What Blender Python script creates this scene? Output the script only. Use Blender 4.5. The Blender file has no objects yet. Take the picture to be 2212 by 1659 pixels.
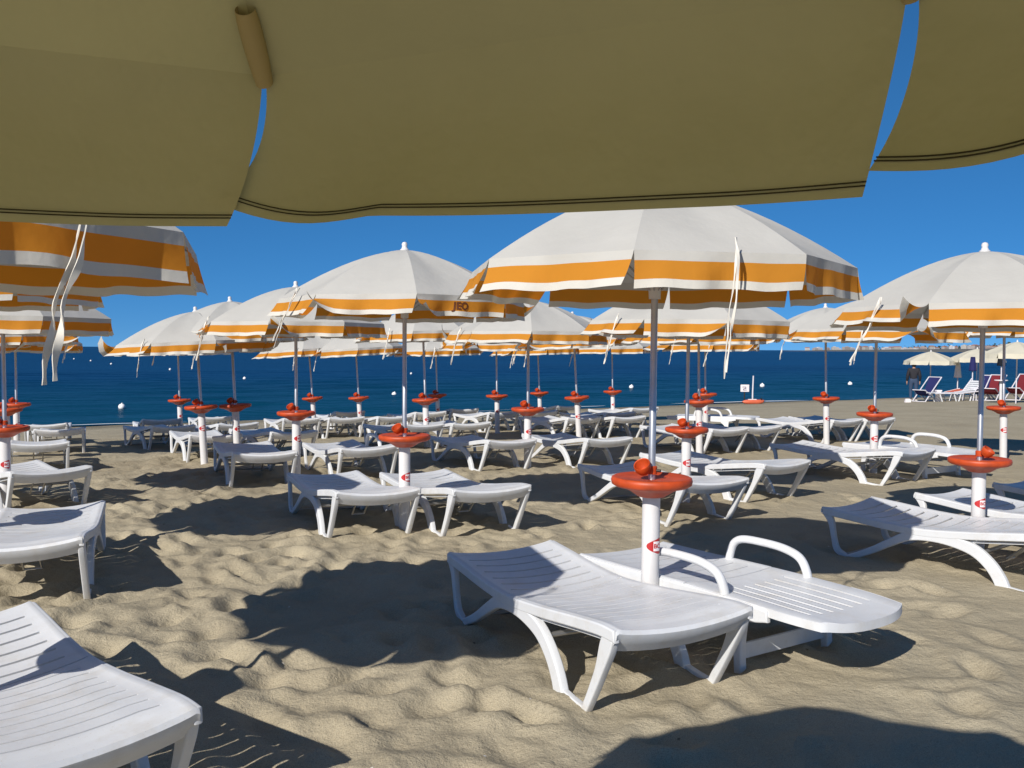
import bpy, bmesh, math, random
import numpy as np
from mathutils import Vector, Matrix

R = math.radians
rnd = random.Random(7)
sc = bpy.context.scene
COL = sc.collection

# ------------------------------------------------------------------ camera, sky, sun, exposure
EYE = 1.45
cam_d = bpy.data.cameras.new("camera")
cam_d.sensor_width = 36.0
cam_d.lens = 36.0 * 1950 / 2212
cam_d.clip_start = 0.05
cam_d.clip_end = 80000
cam = bpy.data.objects.new("camera", cam_d)
COL.objects.link(cam)
cam.matrix_world = Matrix.Translation((0, 0, EYE)) @ Matrix.Rotation(R(90 - 2.233), 4, 'X') @ Matrix.Rotation(R(0.3), 4, 'Z')
sc.camera = cam

SUN_EL, SUN_AZ = 32.2, 31.5            # the sun stands behind the camera's left shoulder
world = bpy.data.worlds.new("World")
sc.world = world
world.use_nodes = True
wn, wl = world.node_tree.nodes, world.node_tree.links
wn.clear()
w_out = wn.new("ShaderNodeOutputWorld")
w_bg = wn.new("ShaderNodeBackground")
w_sky = wn.new("ShaderNodeTexSky")
w_sky.sky_type = 'NISHITA'
w_sky.sun_disc = False
w_sky.sun_elevation = R(SUN_EL)
w_sky.sun_rotation = R(180 + SUN_AZ)
w_sky.altitude = 8000
w_sky.air_density = 1.5
w_sky.dust_density = 0.0
w_sky.ozone_density = 8.0
w_tc = wn.new("ShaderNodeTexCoord")
w_add = wn.new("ShaderNodeVectorMath")
w_add.operation = 'ADD'
w_add.inputs[1].default_value = (0, 0, .058)          # keeps the palest air just under the sea horizon
w_gm = wn.new("ShaderNodeGamma")
w_gm.inputs["Gamma"].default_value = 0.7
wl.new(w_tc.outputs["Generated"], w_add.inputs[0])
wl.new(w_add.outputs[0], w_sky.inputs["Vector"])
w_hs = wn.new("ShaderNodeHueSaturation")
w_hs.inputs["Saturation"].default_value = 1.27
w_hs.inputs["Value"].default_value = 1.6
w_bg.inputs["Strength"].default_value = 0.094
wl.new(w_sky.outputs[0], w_gm.inputs["Color"])
wl.new(w_gm.outputs[0], w_hs.inputs["Color"])
wl.new(w_hs.outputs[0], w_bg.inputs["Color"])
wl.new(w_bg.outputs[0], w_out.inputs["Surface"])

sun_d = bpy.data.lights.new("sun", 'SUN')
sun_d.energy = 5.0
sun_d.angle = R(0.5)
sun_d.color = (1.0, 0.945, 0.865)
sun = bpy.data.objects.new("sun", sun_d)
COL.objects.link(sun)
_d = Vector((math.sin(R(SUN_AZ)) * math.cos(R(SUN_EL)), math.cos(R(SUN_AZ)) * math.cos(R(SUN_EL)), -math.sin(R(SUN_EL))))
sun.rotation_euler = _d.to_track_quat('-Z', 'Y').to_euler()

sc.view_settings.view_transform = 'Standard'
sc.view_settings.look = 'None'
sc.view_settings.gamma = 1.0
sc.view_settings.exposure = 0.12

# ------------------------------------------------------------------ helpers
def link(o, parent=None):
    COL.objects.link(o)
    if parent is not None:
        o.parent = parent
    return o

def tag(o, label=None, cat=None, group=None, kind=None):
    if label: o["label"] = label
    if cat: o["category"] = cat
    if group: o["group"] = group
    if kind: o["kind"] = kind
    return o

def empty(name, loc, rz=0.0):
    o = bpy.data.objects.new(name, None)
    o.empty_display_size = 0.2
    o.location = loc
    o.rotation_euler = (0, 0, rz)
    return link(o)

def obj(name, me, parent=None):
    return link(bpy.data.objects.new(name, me), parent)

def mesh(name, verts, faces, mats, fmat=None, smooth=True, angle=None):
    me = bpy.data.meshes.new(name)
    me.from_pydata([tuple(v) for v in verts], [], faces)
    for m in (mats if isinstance(mats, (list, tuple)) else [mats]):
        me.materials.append(m)
    if fmat is not None:
        me.polygons.foreach_set("material_index", fmat)
    me.polygons.foreach_set("use_smooth", [smooth] * len(me.polygons))
    if smooth and angle:
        me.set_sharp_from_angle(angle=R(angle))
    me.update()
    return me

class MB:
    """collects simple shapes into one mesh"""
    def __init__(s):
        s.v, s.f, s.m = [], [], []
    def add(s, v, f, m=0, M=None):
        b = len(s.v)
        s.v += [tuple(M @ Vector(p)) if M is not None else tuple(p) for p in v]
        s.f += [tuple(b + i for i in q) for q in f]
        s.m += [m] * len(f)
        return s
    def box(s, c, d, m=0, M=None, taper=1.0):
        x, y, z = d[0] / 2, d[1] / 2, d[2] / 2
        v = [(c[0] + sx * x * (taper if sz > 0 else 1), c[1] + sy * y * (taper if sz > 0 else 1), c[2] + sz * z)
             for sz in (-1, 1) for sy in (-1, 1) for sx in (-1, 1)]
        return s.add(v, [(0, 2, 3, 1), (4, 5, 7, 6), (0, 1, 5, 4), (2, 6, 7, 3), (0, 4, 6, 2), (1, 3, 7, 5)], m, M)
    def tube(s, pts, r, n=10, m=0, M=None, flat=1.0, up=None, caps=True):
        pts = [Vector(p) for p in pts]
        rs = r if isinstance(r, (list, tuple)) else [r] * len(pts)
        v, f = [], []
        last = None
        for i, p in enumerate(pts):
            t = (pts[min(i + 1, len(pts) - 1)] - pts[max(i - 1, 0)]).normalized()
            a = Vector(up) if up else (last if last is not None else (Vector((0, 0, 1)) if abs(t.z) < .9 else Vector((1, 0, 0))))
            x = (a - t * a.dot(t))
            x = x.normalized() if x.length > 1e-6 else t.orthogonal().normalized()
            last = x
            y = t.cross(x)
            for k in range(n):
                q = 2 * math.pi * k / n
                v.append(p + x * (math.cos(q) * rs[i] * flat) + y * (math.sin(q) * rs[i]))
        for i in range(len(pts) - 1):
            for k in range(n):
                f.append((i * n + k, i * n + (k + 1) % n, (i + 1) * n + (k + 1) % n, (i + 1) * n + k))
        if caps:
            f.append(tuple(range(n - 1, -1, -1)))
            f.append(tuple((len(pts) - 1) * n + k for k in range(n)))
        return s.add(v, f, m, M)
    def lathe(s, prof, n=28, m=0, M=None):
        v, f = [], []
        for (r, z) in prof:
            for k in range(n):
                q = 2 * math.pi * k / n
                v.append((r * math.cos(q), r * math.sin(q), z))
        for i in range(len(prof) - 1):
            for k in range(n):
                f.append((i * n + k, i * n + (k + 1) % n, (i + 1) * n + (k + 1) % n, (i + 1) * n + k))
        f.append(tuple(range(n - 1, -1, -1)))
        f.append(tuple((len(prof) - 1) * n + k for k in range(n)))
        return s.add(v, f, m, M)
    def build(s, name, mats, smooth=True, angle=40):
        return mesh(name, s.v, s.f, mats, s.m, smooth, angle)

def catmull(P, n=6):
    P = [tuple(p) for p in P]
    Q = [P[0]] + P + [P[-1]]
    out = []
    for i in range(1, len(Q) - 2):
        p0, p1, p2, p3 = (np.array(Q[j], float) for j in (i - 1, i, i + 1, i + 2))
        for k in range(n):
            t = k / n
            out.append(.5 * (2 * p1 + (p2 - p0) * t + (2 * p0 - 5 * p1 + 4 * p2 - p3) * t * t + (3 * p1 - p0 - 3 * p2 + p3) * t ** 3))
    out.append(np.array(P[-1], float))
    return out

def plate(name, ctrl, thick, mat, bevel=.006, n=6, side=0.0):
    """a moulded bar in the (length, height) plane: ctrl = (s, z, width); extruded to a thickness with rounded edges"""
    c = catmull(ctrl, n)
    L, Rr = [], []
    for i, p in enumerate(c):
        a, b = c[max(i - 1, 0)], c[min(i + 1, len(c) - 1)]
        t = np.array([b[0] - a[0], b[1] - a[1]])
        t /= max(np.hypot(*t), 1e-9)
        nrm = np.array([-t[1], t[0]])
        L.append(p[:2] + nrm * p[2] / 2)
        Rr.append(p[:2] - nrm * p[2] / 2)
    out = L + Rr[::-1]
    cu = bpy.data.curves.new("tmp", 'CURVE')
    cu.dimensions = '2D'
    cu.fill_mode = 'BOTH'
    sp = cu.splines.new('POLY')
    sp.points.add(len(out) - 1)
    for q, p in zip(sp.points, out):
        q.co = (p[0], p[1], 0, 1)
    sp.use_cyclic_u = True
    cu.extrude = max(thick / 2 - bevel, .001)
    cu.bevel_depth = bevel
    cu.bevel_resolution = 2
    cu.offset = -bevel
    o = bpy.data.objects.new("tmp", cu)
    COL.objects.link(o)
    dg = bpy.context.evaluated_depsgraph_get()
    me = bpy.data.meshes.new_from_object(o.evaluated_get(dg))
    bpy.data.objects.remove(o)
    bpy.data.curves.remove(cu)
    me.name = name
    for v in me.vertices:                 # (s, z, across) -> (x, y, z)
        s_, z_, x_ = v.co
        v.co = (x_ + side, s_, z_)
    me.materials.clear()
    me.materials.append(mat)
    me.polygons.foreach_set("use_smooth", [True] * len(me.polygons))
    me.set_sharp_from_angle(angle=R(50))
    return me

def text_mesh(body, size):
    cu = bpy.data.curves.new("tmp", 'FONT')
    cu.body = body
    cu.size = size
    cu.align_x = 'CENTER'
    cu.align_y = 'CENTER'
    cu.offset = size * .03
    o = bpy.data.objects.new("tmp", cu)
    COL.objects.link(o)
    dg = bpy.context.evaluated_depsgraph_get()
    me = bpy.data.meshes.new_from_object(o.evaluated_get(dg))
    bpy.data.objects.remove(o)
    bpy.data.curves.remove(cu)
    bm = bmesh.new(); bm.from_mesh(me)
    bmesh.ops.subdivide_edges(bm, edges=[e for e in bm.edges if e.calc_length() > size * .15], cuts=2)
    bmesh.ops.triangulate(bm, faces=bm.faces)
    bm.to_mesh(me); bm.free()
    return me

def copy_tree(o, parent=None):
    c = o.copy()
    COL.objects.link(c)
    if parent is not None:
        c.parent = parent
    for ch in KIDS(o):
        copy_tree(ch, c)
    return c
def KIDS(o):
    return [x for x in bpy.data.objects if x.parent == o]

# ------------------------------------------------------------------ materials
def nm(name):
    m = bpy.data.materials.new(name)
    m.use_nodes = True
    nt = m.node_tree
    b = nt.nodes["Principled BSDF"]
    return m, nt, b

def noise(nt, scale, detail=4, rough=.55, vec=None, coord="Object"):
    n = nt.nodes.new("ShaderNodeTexNoise")
    n.inputs["Scale"].default_value = scale
    n.inputs["Detail"].default_value = detail
    n.inputs["Roughness"].default_value = rough
    if vec is None:
        vec = nt.nodes.new("ShaderNodeTexCoord").outputs[coord]
    nt.links.new(vec, n.inputs["Vector"])
    return n

def ramp(nt, fac, stops):
    r = nt.nodes.new("ShaderNodeValToRGB")
    e = r.color_ramp.elements
    e[0].position, e[0].color = stops[0][0], (*stops[0][1], 1)
    e[1].position, e[1].color = stops[-1][0], (*stops[-1][1], 1)
    for p, c in stops[1:-1]:
        x = e.new(p); x.color = (*c, 1)
    nt.links.new(fac, r.inputs["Fac"])
    return r

def bump(nt, b, height, strength, dist, prev=None):
    n = nt.nodes.new("ShaderNodeBump")
    n.inputs["Strength"].default_value = strength
    n.inputs["Distance"].default_value = dist
    nt.links.new(height, n.inputs["Height"])
    if prev is not None:
        nt.links.new(prev.outputs[0], n.inputs["Normal"])
    nt.links.new(n.outputs[0], b.inputs["Normal"])
    return n

def plain(name, col, rough=.5, var=.08, scale=6, metal=0, spec=.5, bmp=0.0, bscale=40):
    m, nt, b = nm(name)
    n = noise(nt, scale)
    lo = tuple(c * (1 - var) for c in col); hi = tuple(min(1, c * (1 + var)) for c in col)
    r = ramp(nt, n.outputs["Fac"], [(.3, lo), (.7, hi)])
    nt.links.new(r.outputs[0], b.inputs["Base Color"])
    b.inputs["Roughness"].default_value = rough
    b.inputs["Metallic"].default_value = metal
    b.inputs["Specular IOR Level"].default_value = spec
    if bmp:
        bump(nt, b, noise(nt, bscale).outputs["Fac"], bmp, .01)
    return m

def cloth(name, col, trans=.22, tcol=None, var=.05, weave=.15):
    m, nt, b = nm(name)
    n = noise(nt, 3.0, 5)
    lo = tuple(c * (1 - var) for c in col); hi = tuple(min(.92, c * (1 + var)) for c in col)
    r = ramp(nt, n.outputs["Fac"], [(.3, lo), (.7, hi)])
    nt.links.new(r.outputs[0], b.inputs["Base Color"])
    b.inputs["Roughness"].default_value = .85
    b.inputs["Specular IOR Level"].default_value = .15
    bp = bump(nt, b, noise(nt, 14, 3).outputs["Fac"], weave, .02)
    t = nt.nodes.new("ShaderNodeBsdfTranslucent")
    t.inputs["Color"].default_value = (*(tcol or col), 1)
    mx = nt.nodes.new("ShaderNodeMixShader")
    mx.inputs[0].default_value = trans
    nt.links.new(b.outputs[0], mx.inputs[1])
    nt.links.new(t.outputs[0], mx.inputs[2])
    nt.links.new(mx.outputs[0], nt.nodes["Material Output"].inputs["Surface"])
    return m

M = {}
M['white_plastic'] = plain("white_plastic", (.70, .72, .75), .38, .05, 5, bmp=.04, bscale=9)
def dusty(name, col, rough):
    m = plain(name, col, rough, .05, 5, bmp=.04, bscale=9)
    nt = m.node_tree; b = nt.nodes["Principled BSDF"]
    src = b.inputs["Base Color"].links[0].from_socket
    n = noise(nt, 7, 8, .72); r = ramp(nt, n.outputs["Fac"], [(.5, (0, 0, 0)), (.78, (.45, .45, .45))])
    n2 = noise(nt, 160, 2, .6); r2 = ramp(nt, n2.outputs["Fac"], [(.66, (0, 0, 0)), (.72, (.5, .5, .5))])
    ad = nt.nodes.new("ShaderNodeMath"); ad.operation = 'MAXIMUM'
    nt.links.new(r.outputs[0], ad.inputs[0]); nt.links.new(r2.outputs[0], ad.inputs[1])
    mx = nt.nodes.new("ShaderNodeMix"); mx.data_type = 'RGBA'
    nt.links.new(ad.outputs[0], mx.inputs[0]); nt.links.new(src, mx.inputs[6]); mx.inputs[7].default_value = (.46, .40, .30, 1)
    nt.links.new(mx.outputs[2], b.inputs["Base Color"])
    return m
M['white_plastic'] = dusty("white_plastic", (.655, .67, .69), .42)
M['tube_plastic'] = plain("tube_plastic", (.63, .62, .62), .4, .06, 4)
M['orange_plastic'] = plain("orange_plastic", (.47, .060, .010), .5, .25, 12, bmp=.05, bscale=20)
M['steel'] = plain("steel", (.50, .52, .56), .36, .1, 8, metal=.75)
M['dark_metal'] = plain("dark_metal", (.03, .025, .022), .5, .2, 8, metal=.3)
M['grey_metal'] = plain("grey_metal", (.4, .4, .4), .4, .1, 8, metal=.8)
M['white_cloth'] = cloth("white_cloth", (.53, .52, .485), .17, (.62, .55, .38))
M['orange_cloth'] = cloth("orange_cloth", (.66, .285, .035), .40, (.95, .27, .015))
M['hem_cloth'] = cloth("hem_cloth", (.66, .64, .58), .2, (.62, .54, .38))
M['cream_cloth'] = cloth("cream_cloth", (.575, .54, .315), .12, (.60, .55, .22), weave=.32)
M['pocket_cloth'] = cloth("pocket_cloth", (.52, .42, .22), .12, (.55, .42, .2))
M['strap_cloth'] = cloth("strap_cloth", (.78, .75, .68), .15)
M['plain_cloth'] = cloth("plain_cloth", (.66, .62, .5), .2)
M['thread'] = plain("thread", (.045, .035, .012), .8)
M['print'] = plain("print", (.11, .028, .006), .8)
M['red'] = plain("red", (.45, .02, .022), .45)
M['label_white'] = plain("label_white", (.8, .74, .74), .5)
M['navy'] = cloth("navy_cloth", (.025, .028, .11), .1)
M['maroon'] = cloth("maroon_cloth", (.17, .022, .03), .1)
M['dark_cloth'] = cloth("dark_cloth", (.012, .014, .02), .05)
M['pale_frame'] = plain("pale_frame", (.62, .6, .64), .45)
M['buoy'] = plain("buoy", (.85, .84, .82), .35)
M['coral'] = plain("coral", (.62, .13, .06), .5)
M['skin'] = plain("skin", (.36, .2, .13), .55)
M['hair'] = plain("hair", (.015, .011, .009), .6)
M['jacket'] = plain("jacket", (.012, .012, .018), .8)
M['jeans'] = plain("jeans", (.03, .055, .11), .8)
M['shoe'] = plain("shoe", (.5, .48, .45), .6)

# sand
m, nt, b = nm("sand"); M['sand'] = m
tc = nt.nodes.new("ShaderNodeTexCoord").outputs["Object"]
n1 = noise(nt, .9, 5, .6, tc)
n2 = noise(nt, 260, 2, .6, tc)
r1 = ramp(nt, n1.outputs["Fac"], [(.3, (.33, .285, .202)), (.7, (.43, .378, .272))])
r2 = ramp(nt, n2.outputs["Fac"], [(.30, (.62, .6, .58)), (.5, (1, 1, 1)), (.72, (1.16, 1.15, 1.13))])
mul = nt.nodes.new("ShaderNodeMix"); mul.data_type = 'RGBA'; mul.blend_type = 'MULTIPLY'
mul.inputs[0].default_value = 1
nt.links.new(r1.outputs[0], mul.inputs[6]); nt.links.new(r2.outputs[0], mul.inputs[7])
vz = nt.nodes.new("ShaderNodeTexVoronoi"); vz.inputs["Scale"].default_value = 5.5
nt.links.new(tc, vz.inputs["Vector"])
spk = ramp(nt, vz.outputs["Distance"], [(.02, (.28, .24, .2)), (.05, (1, 1, 1))])   # bits of dark shell and weed
mul2 = nt.nodes.new("ShaderNodeMix"); mul2.data_type = 'RGBA'; mul2.blend_type = 'MULTIPLY'
mul2.inputs[0].default_value = .8
nt.links.new(mul.outputs[2], mul2.inputs[6]); nt.links.new(spk.outputs[0], mul2.inputs[7])
vw = nt.nodes.new("ShaderNodeTexVoronoi"); vw.inputs["Scale"].default_value = 4.1
nt.links.new(tc, vw.inputs["Vector"])
spw = ramp(nt, vw.outputs["Distance"], [(.018, (.75, .72, .66)), (.035, (0, 0, 0))])  # white shell bits
lg = nt.nodes.new("ShaderNodeMix"); lg.data_type = 'RGBA'; lg.blend_type = 'LIGHTEN'
lg.inputs[0].default_value = 1
nt.links.new(mul2.outputs[2], lg.inputs[6]); nt.links.new(spw.outputs[0], lg.inputs[7])
sx = nt.nodes.new("ShaderNodeSeparateXYZ"); nt.links.new(tc, sx.inputs[0])
wet = nt.nodes.new("ShaderNodeMapRange")
wet.inputs[1].default_value = -.86; wet.inputs[2].default_value = -.74
wet.inputs[3].default_value = .52; wet.inputs[4].default_value = 1
nt.links.new(sx.outputs[2], wet.inputs[0])
mul3 = nt.nodes.new("ShaderNodeMix"); mul3.data_type = 'RGBA'; mul3.blend_type = 'MULTIPLY'
mul3.inputs[0].default_value = 1
nt.links.new(lg.outputs[2], mul3.inputs[6]); nt.links.new(wet.outputs[0], mul3.inputs[7])
nt.links.new(mul3.outputs[2], b.inputs["Base Color"])
b.inputs["Roughness"].default_value = .95
b.inputs["Specular IOR Level"].default_value = .08
bp = bump(nt, b, noise(nt, 11, 6, .65, tc).outputs["Fac"], .7, .03)
bp = bump(nt, b, noise(nt, 120, 3, .6, tc).outputs["Fac"], .45, .006, bp)

# sea
m, nt, b = nm("sea_water"); M['sea'] = m
tc = nt.nodes.new("ShaderNodeTexCoord").outputs["Object"]
mp = nt.nodes.new("ShaderNodeMapping"); mp.inputs["Rotation"].default_value = (0, 0, R(-31)); mp.inputs["Scale"].default_value = (.35, 1, 1)
nt.links.new(tc, mp.inputs[0])
n1 = noise(nt, .035, 4, .6, mp.outputs[0])
r1 = ramp(nt, n1.outputs["Fac"], [(.35, (.0005, .024, .076)), (.7, (.0008, .036, .106))])
dp = nt.nodes.new("ShaderNodeVectorMath"); dp.operation = 'DOT_PRODUCT'
dp.inputs[1].default_value = (-.51, .86, 0); nt.links.new(tc, dp.inputs[0])
sh = nt.nodes.new("ShaderNodeMapRange"); sh.inputs[1].default_value = 30.2; sh.inputs[2].default_value = 75; sh.inputs[3].default_value = .85; sh.inputs[4].default_value = 0
nt.links.new(dp.outputs["Value"], sh.inputs[0])
shm = nt.nodes.new("ShaderNodeMix"); shm.data_type = 'RGBA'
nt.links.new(sh.outputs[0], shm.inputs[0]); nt.links.new(r1.outputs[0], shm.inputs[6]); shm.inputs[7].default_value = (.002, .050, .084, 1)
nt.links.new(shm.outputs[2], b.inputs["Base Color"])
b.inputs["Roughness"].default_value = .3
b.inputs["IOR"].default_value = 1.33
b.inputs["Specular IOR Level"].default_value = .035
bp = bump(nt, b, noise(nt, .5, 4, .6, mp.outputs[0]).outputs["Fac"], 1.0, .5)
bp = bump(nt, b, noise(nt, 3.2, 3, .6, mp.outputs[0]).outputs["Fac"], .8, .08, bp)

m, nt, b = nm("foam"); M['foam'] = m
b.inputs["Base Color"].default_value = (.8, .82, .84, 1); b.inputs["Roughness"].default_value = .8
bump(nt, b, noise(nt, 8).outputs["Fac"], .5, .02)

# ------------------------------------------------------------------ terrain
SEA_Z = -0.87
def gnp(X, Y):
    X = np.asarray(X, float); Y = np.asarray(Y, float)
    d = (X + 12.6) * .51 + (28 - Y) * .86
    return -1 / (1 + np.exp(np.clip((d - 9) / 4, -40, 40))) - .06 * np.clip(2 - d, 0, 60) + .006
def g(x, y):
    return float(gnp(x, y))

def vnoise(X, Y, seed):
    def h(i, j):
        n = (i * 374761393 + j * 668265263 + seed * 1442695041) & 0x7fffffff
        n = ((n ^ (n >> 13)) * 1274126177) & 0x7fffffff
        return ((n ^ (n >> 16)) & 0xffff) / 65535.0
    i = np.floor(X).astype(np.int64); j = np.floor(Y).astype(np.int64)
    fx = X - i; fy = Y - j
    fx = fx * fx * fx * (fx * (fx * 6 - 15) + 10); fy = fy * fy * fy * (fy * (fy * 6 - 15) + 10)
    return (h(i, j) * (1 - fx) + h(i + 1, j) * fx) * (1 - fy) + (h(i, j + 1) * (1 - fx) + h(i + 1, j + 1) * fx) * fy - .5

def axis(lo, hi, step, far_lo, far_hi, k=1.06):
    a = list(np.arange(lo, hi, step))
    s = step; x = a[-1]
    while x < far_hi:
        s *= k; x += s; a.append(x)
    s = step; x = lo; pre = []
    while x > far_lo:
        s *= k; x -= s; pre.append(x)
    return np.array(pre[::-1] + a)

ax = axis(-3.6, 4.6, .03, -9000, 9000, 1.035)
ay = axis(2.6, 8.0, .03, -9000, 9000, 1.022)
GX, GY = np.meshgrid(ax, ay)
near = np.exp(-np.clip(np.hypot(GX, GY - 5) - 18, 0, None) / 10)
rough_zone = np.clip(.60 - .15 * (GX - .4 + .25 * (GY - 4)), .3, 1.0)       # more trampled towards the left
bumps = (.030 * vnoise(GX * 1.3, GY * 1.3, 1) + .036 * vnoise(GX * 3.4 + 7, GY * 3.4, 2) + .046 * vnoise(GX * 7.6, GY * 7.0 + 3, 3) + .024 * vnoise(GX * 14.5, GY * 14.5, 4))
ZZ = bumps * rough_zone * .74
npr = np.random.RandomState(5)
for k in range(2300):                                                        # footprints
    fx_ = npr.uniform(-6, 6.5); fy_ = npr.uniform(2.4, 14)
    if npr.rand() > np.clip(.75 - .17 * (fx_ - .3), .12, 1): continue
    an = npr.uniform(0, math.pi) if npr.rand() < .4 else npr.normal(2.1, .35)
    la, lb = npr.uniform(.09, .14), npr.uniform(.05, .075)
    dep = npr.uniform(.012, .036)
    i0, i1 = np.searchsorted(ax, [fx_ - .4, fx_ + .4]); j0, j1 = np.searchsorted(ay, [fy_ - .4, fy_ + .4])
    if i1 <= i0 or j1 <= j0: continue
    sx_ = GX[j0:j1, i0:i1] - fx_; sy_ = GY[j0:j1, i0:i1] - fy_
    p = sx_ * math.cos(an) + sy_ * math.sin(an); q = -sx_ * math.sin(an) + sy_ * math.cos(an)
    rr = (p / la) ** 2 + (q / lb) ** 2
    ZZ[j0:j1, i0:i1] += dep * (-np.exp(-rr * .9) + .55 * np.exp(-(np.sqrt(rr) - 1.6) ** 2 * 2.2))
ZZ = gnp(GX, GY) + ZZ * near
def sand_z(x, y):
    i = min(max(int(np.searchsorted(ax, x)) - 1, 0), len(ax) - 2); j = min(max(int(np.searchsorted(ay, y)) - 1, 0), len(ay) - 2)
    u = (x - ax[i]) / (ax[i + 1] - ax[i]); v = (y - ay[j]) / (ay[j + 1] - ay[j])
    return float((ZZ[j, i] * (1 - u) + ZZ[j, i + 1] * u) * (1 - v) + (ZZ[j + 1, i] * (1 - u) + ZZ[j + 1, i + 1] * u) * v)

def grid_mesh(name, X, Y, Z, mat):
    h, w = X.shape
    idx = np.arange(h * w).reshape(h, w)
    q = np.stack([idx[:-1, :-1], idx[:-1, 1:], idx[1:, 1:], idx[1:, :-1]], -1).reshape(-1, 4)
    me = bpy.data.meshes.new(name)
    me.vertices.add(h * w)
    me.vertices.foreach_set("co", np.stack([X, Y, Z], -1).astype(np.float32).ravel())
    me.loops.add(q.size); me.loops.foreach_set("vertex_index", q.astype(np.int32).ravel())
    me.polygons.add(len(q)); me.polygons.foreach_set("loop_start", np.arange(0, q.size, 4, dtype=np.int32))
    me.polygons.foreach_set("use_smooth", np.ones(len(q), bool))
    me.materials.append(mat)
    me.update(calc_edges=True)
    return me
tag(obj("beach_sand", grid_mesh("beach_sand", GX, GY, ZZ, M['sand'])), kind="structure")

# sea: a sheet whose near edge lies under the beach, with low real waves near the shore
su = np.concatenate([-np.geomspace(60000, 60, 40), np.linspace(-55, 70, 240), np.geomspace(75, 60000, 40)])
sv = np.concatenate([np.linspace(-8, 60, 190), np.geomspace(61, 70000, 70)])
SU, SV = np.meshgrid(su, sv)
SX = -12.6 + SU * .86 - SV * .51
SY = 28 + SU * .51 + SV * .86
amp = np.clip(1 - SV / 120, 0, 1)
SZ = SEA_Z + amp * (.05 * np.sin(SV * 1.1 + 2.2 * vnoise(SU * .12, SV * .12, 9) * 3) + .10 * vnoise(SU * .35, SV * .8, 10))
tag(obj("sea", grid_mesh("sea", SX, SY, SZ, M['sea'])), kind="structure")

# thin broken line of foam where the sea meets the sand
v, f = [], []
for i in range(330):
    u = -20 + i * .25
    wdt = max(0, .9 * vnoise(np.array([u * .3]), np.array([2.5]), 21)[0] + .02) * 1.0
    d0 = 1.75 + .5 * math.sin(u * .25) + .3 * vnoise(np.array([u * .9]), np.array([.5]), 22)[0]
    for dd in (d0 - wdt * .5, d0 + wdt * .5):
        x = -12.6 + u * .86 + dd * .51; y = 28 + u * .51 - dd * .86
        v.append((x, y, max(g(x, y), SEA_Z + .03) + .03))
    if i and wdt > .02:
        k = len(v)
        f.append((k - 4, k - 2, k - 1, k - 3))
tag(obj("foam", mesh("foam", v, f, M['foam'])), "thin broken line of white foam along the waterline", "foam", kind="stuff")

# ------------------------------------------------------------------ umbrella
RAD, DOME, FLAP = .97, .40, .15
def canopy_z(r):                        # height under the apex, r = 0..1
    return -DOME * r ** 1.6

def shared_umbrella_parts():
    S = {}
    S['tube'] = lambda tz: MB().lathe([(.046, -.25), (.046, tz - .07), (.044, tz - .045), (.03, tz - .04)], 24).build("base_tube", M['tube_plastic'])
    t = MB().lathe([(.020, .004), (.172, .010), (.193, .019), (.204, .014), (.208, 0), (.204, -.018), (.186, -.029), (.15, -.036),
                    (.115, -.050), (.085, -.070), (.068, -.080), (.047, -.082), (.020, -.06)], 48)
    S['table'] = t.build("table", M['orange_plastic'], angle=50)
    k = MB()
    prof = [(.012, -.044), (.034, -.035), (.046, -.012), (.049, .012), (.047, .021), (.042, .019), (.038, -.006), (.022, -.026), (.004, -.029)]
    k.lathe(prof, 28, 0, Matrix.Translation((-.058, -.04, .078)) @ Matrix.Rotation(R(-26), 4, 'Y') @ Matrix.Rotation(R(30), 4, 'X'))
    k.tube([(-.03, -.02, .062), (.012, .006, .058)], .013, 10, 1)
    k.lathe([(.030, .035), (.031, .075), (.024, .08)], 18, 0)
    k.tube([(.02, -.012, .055), (.046, -.028, .055)], .008, 8, 1)
    S['knob'] = k.build("clamp_knob", [M['orange_plastic'], M['dark_metal']])
    S['finial'] = MB().lathe([(.035, -.012), (.037, .004), (.026, .012), (.020, .03), (.024, .045), (.018, .060), (.004, .066)], 20).build("finial", M['tube_plastic'])
    rb = MB()
    pts = [(.03 + (RAD - .045) * q, 0, canopy_z((.03 + (RAD - .045) * q) / RAD) - .014) for q in [i / 10 for i in range(11)]]
    rb.tube(pts, .0045, 6)
    S['rib'] = rb.build("rib", M['grey_metal'])
    S['stretcher'] = MB().tube([(.028, 0, -.50), (.5 * RAD, 0, canopy_z(.5) - .02)], .004, 6).build("stretcher", M['grey_metal'])
    S['runner'] = MB().lathe([(.030, -.54), (.032, -.48), (.022, -.47)], 16).build("runner", M['tube_plastic'])
    return S
SH = shared_umbrella_parts()

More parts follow.
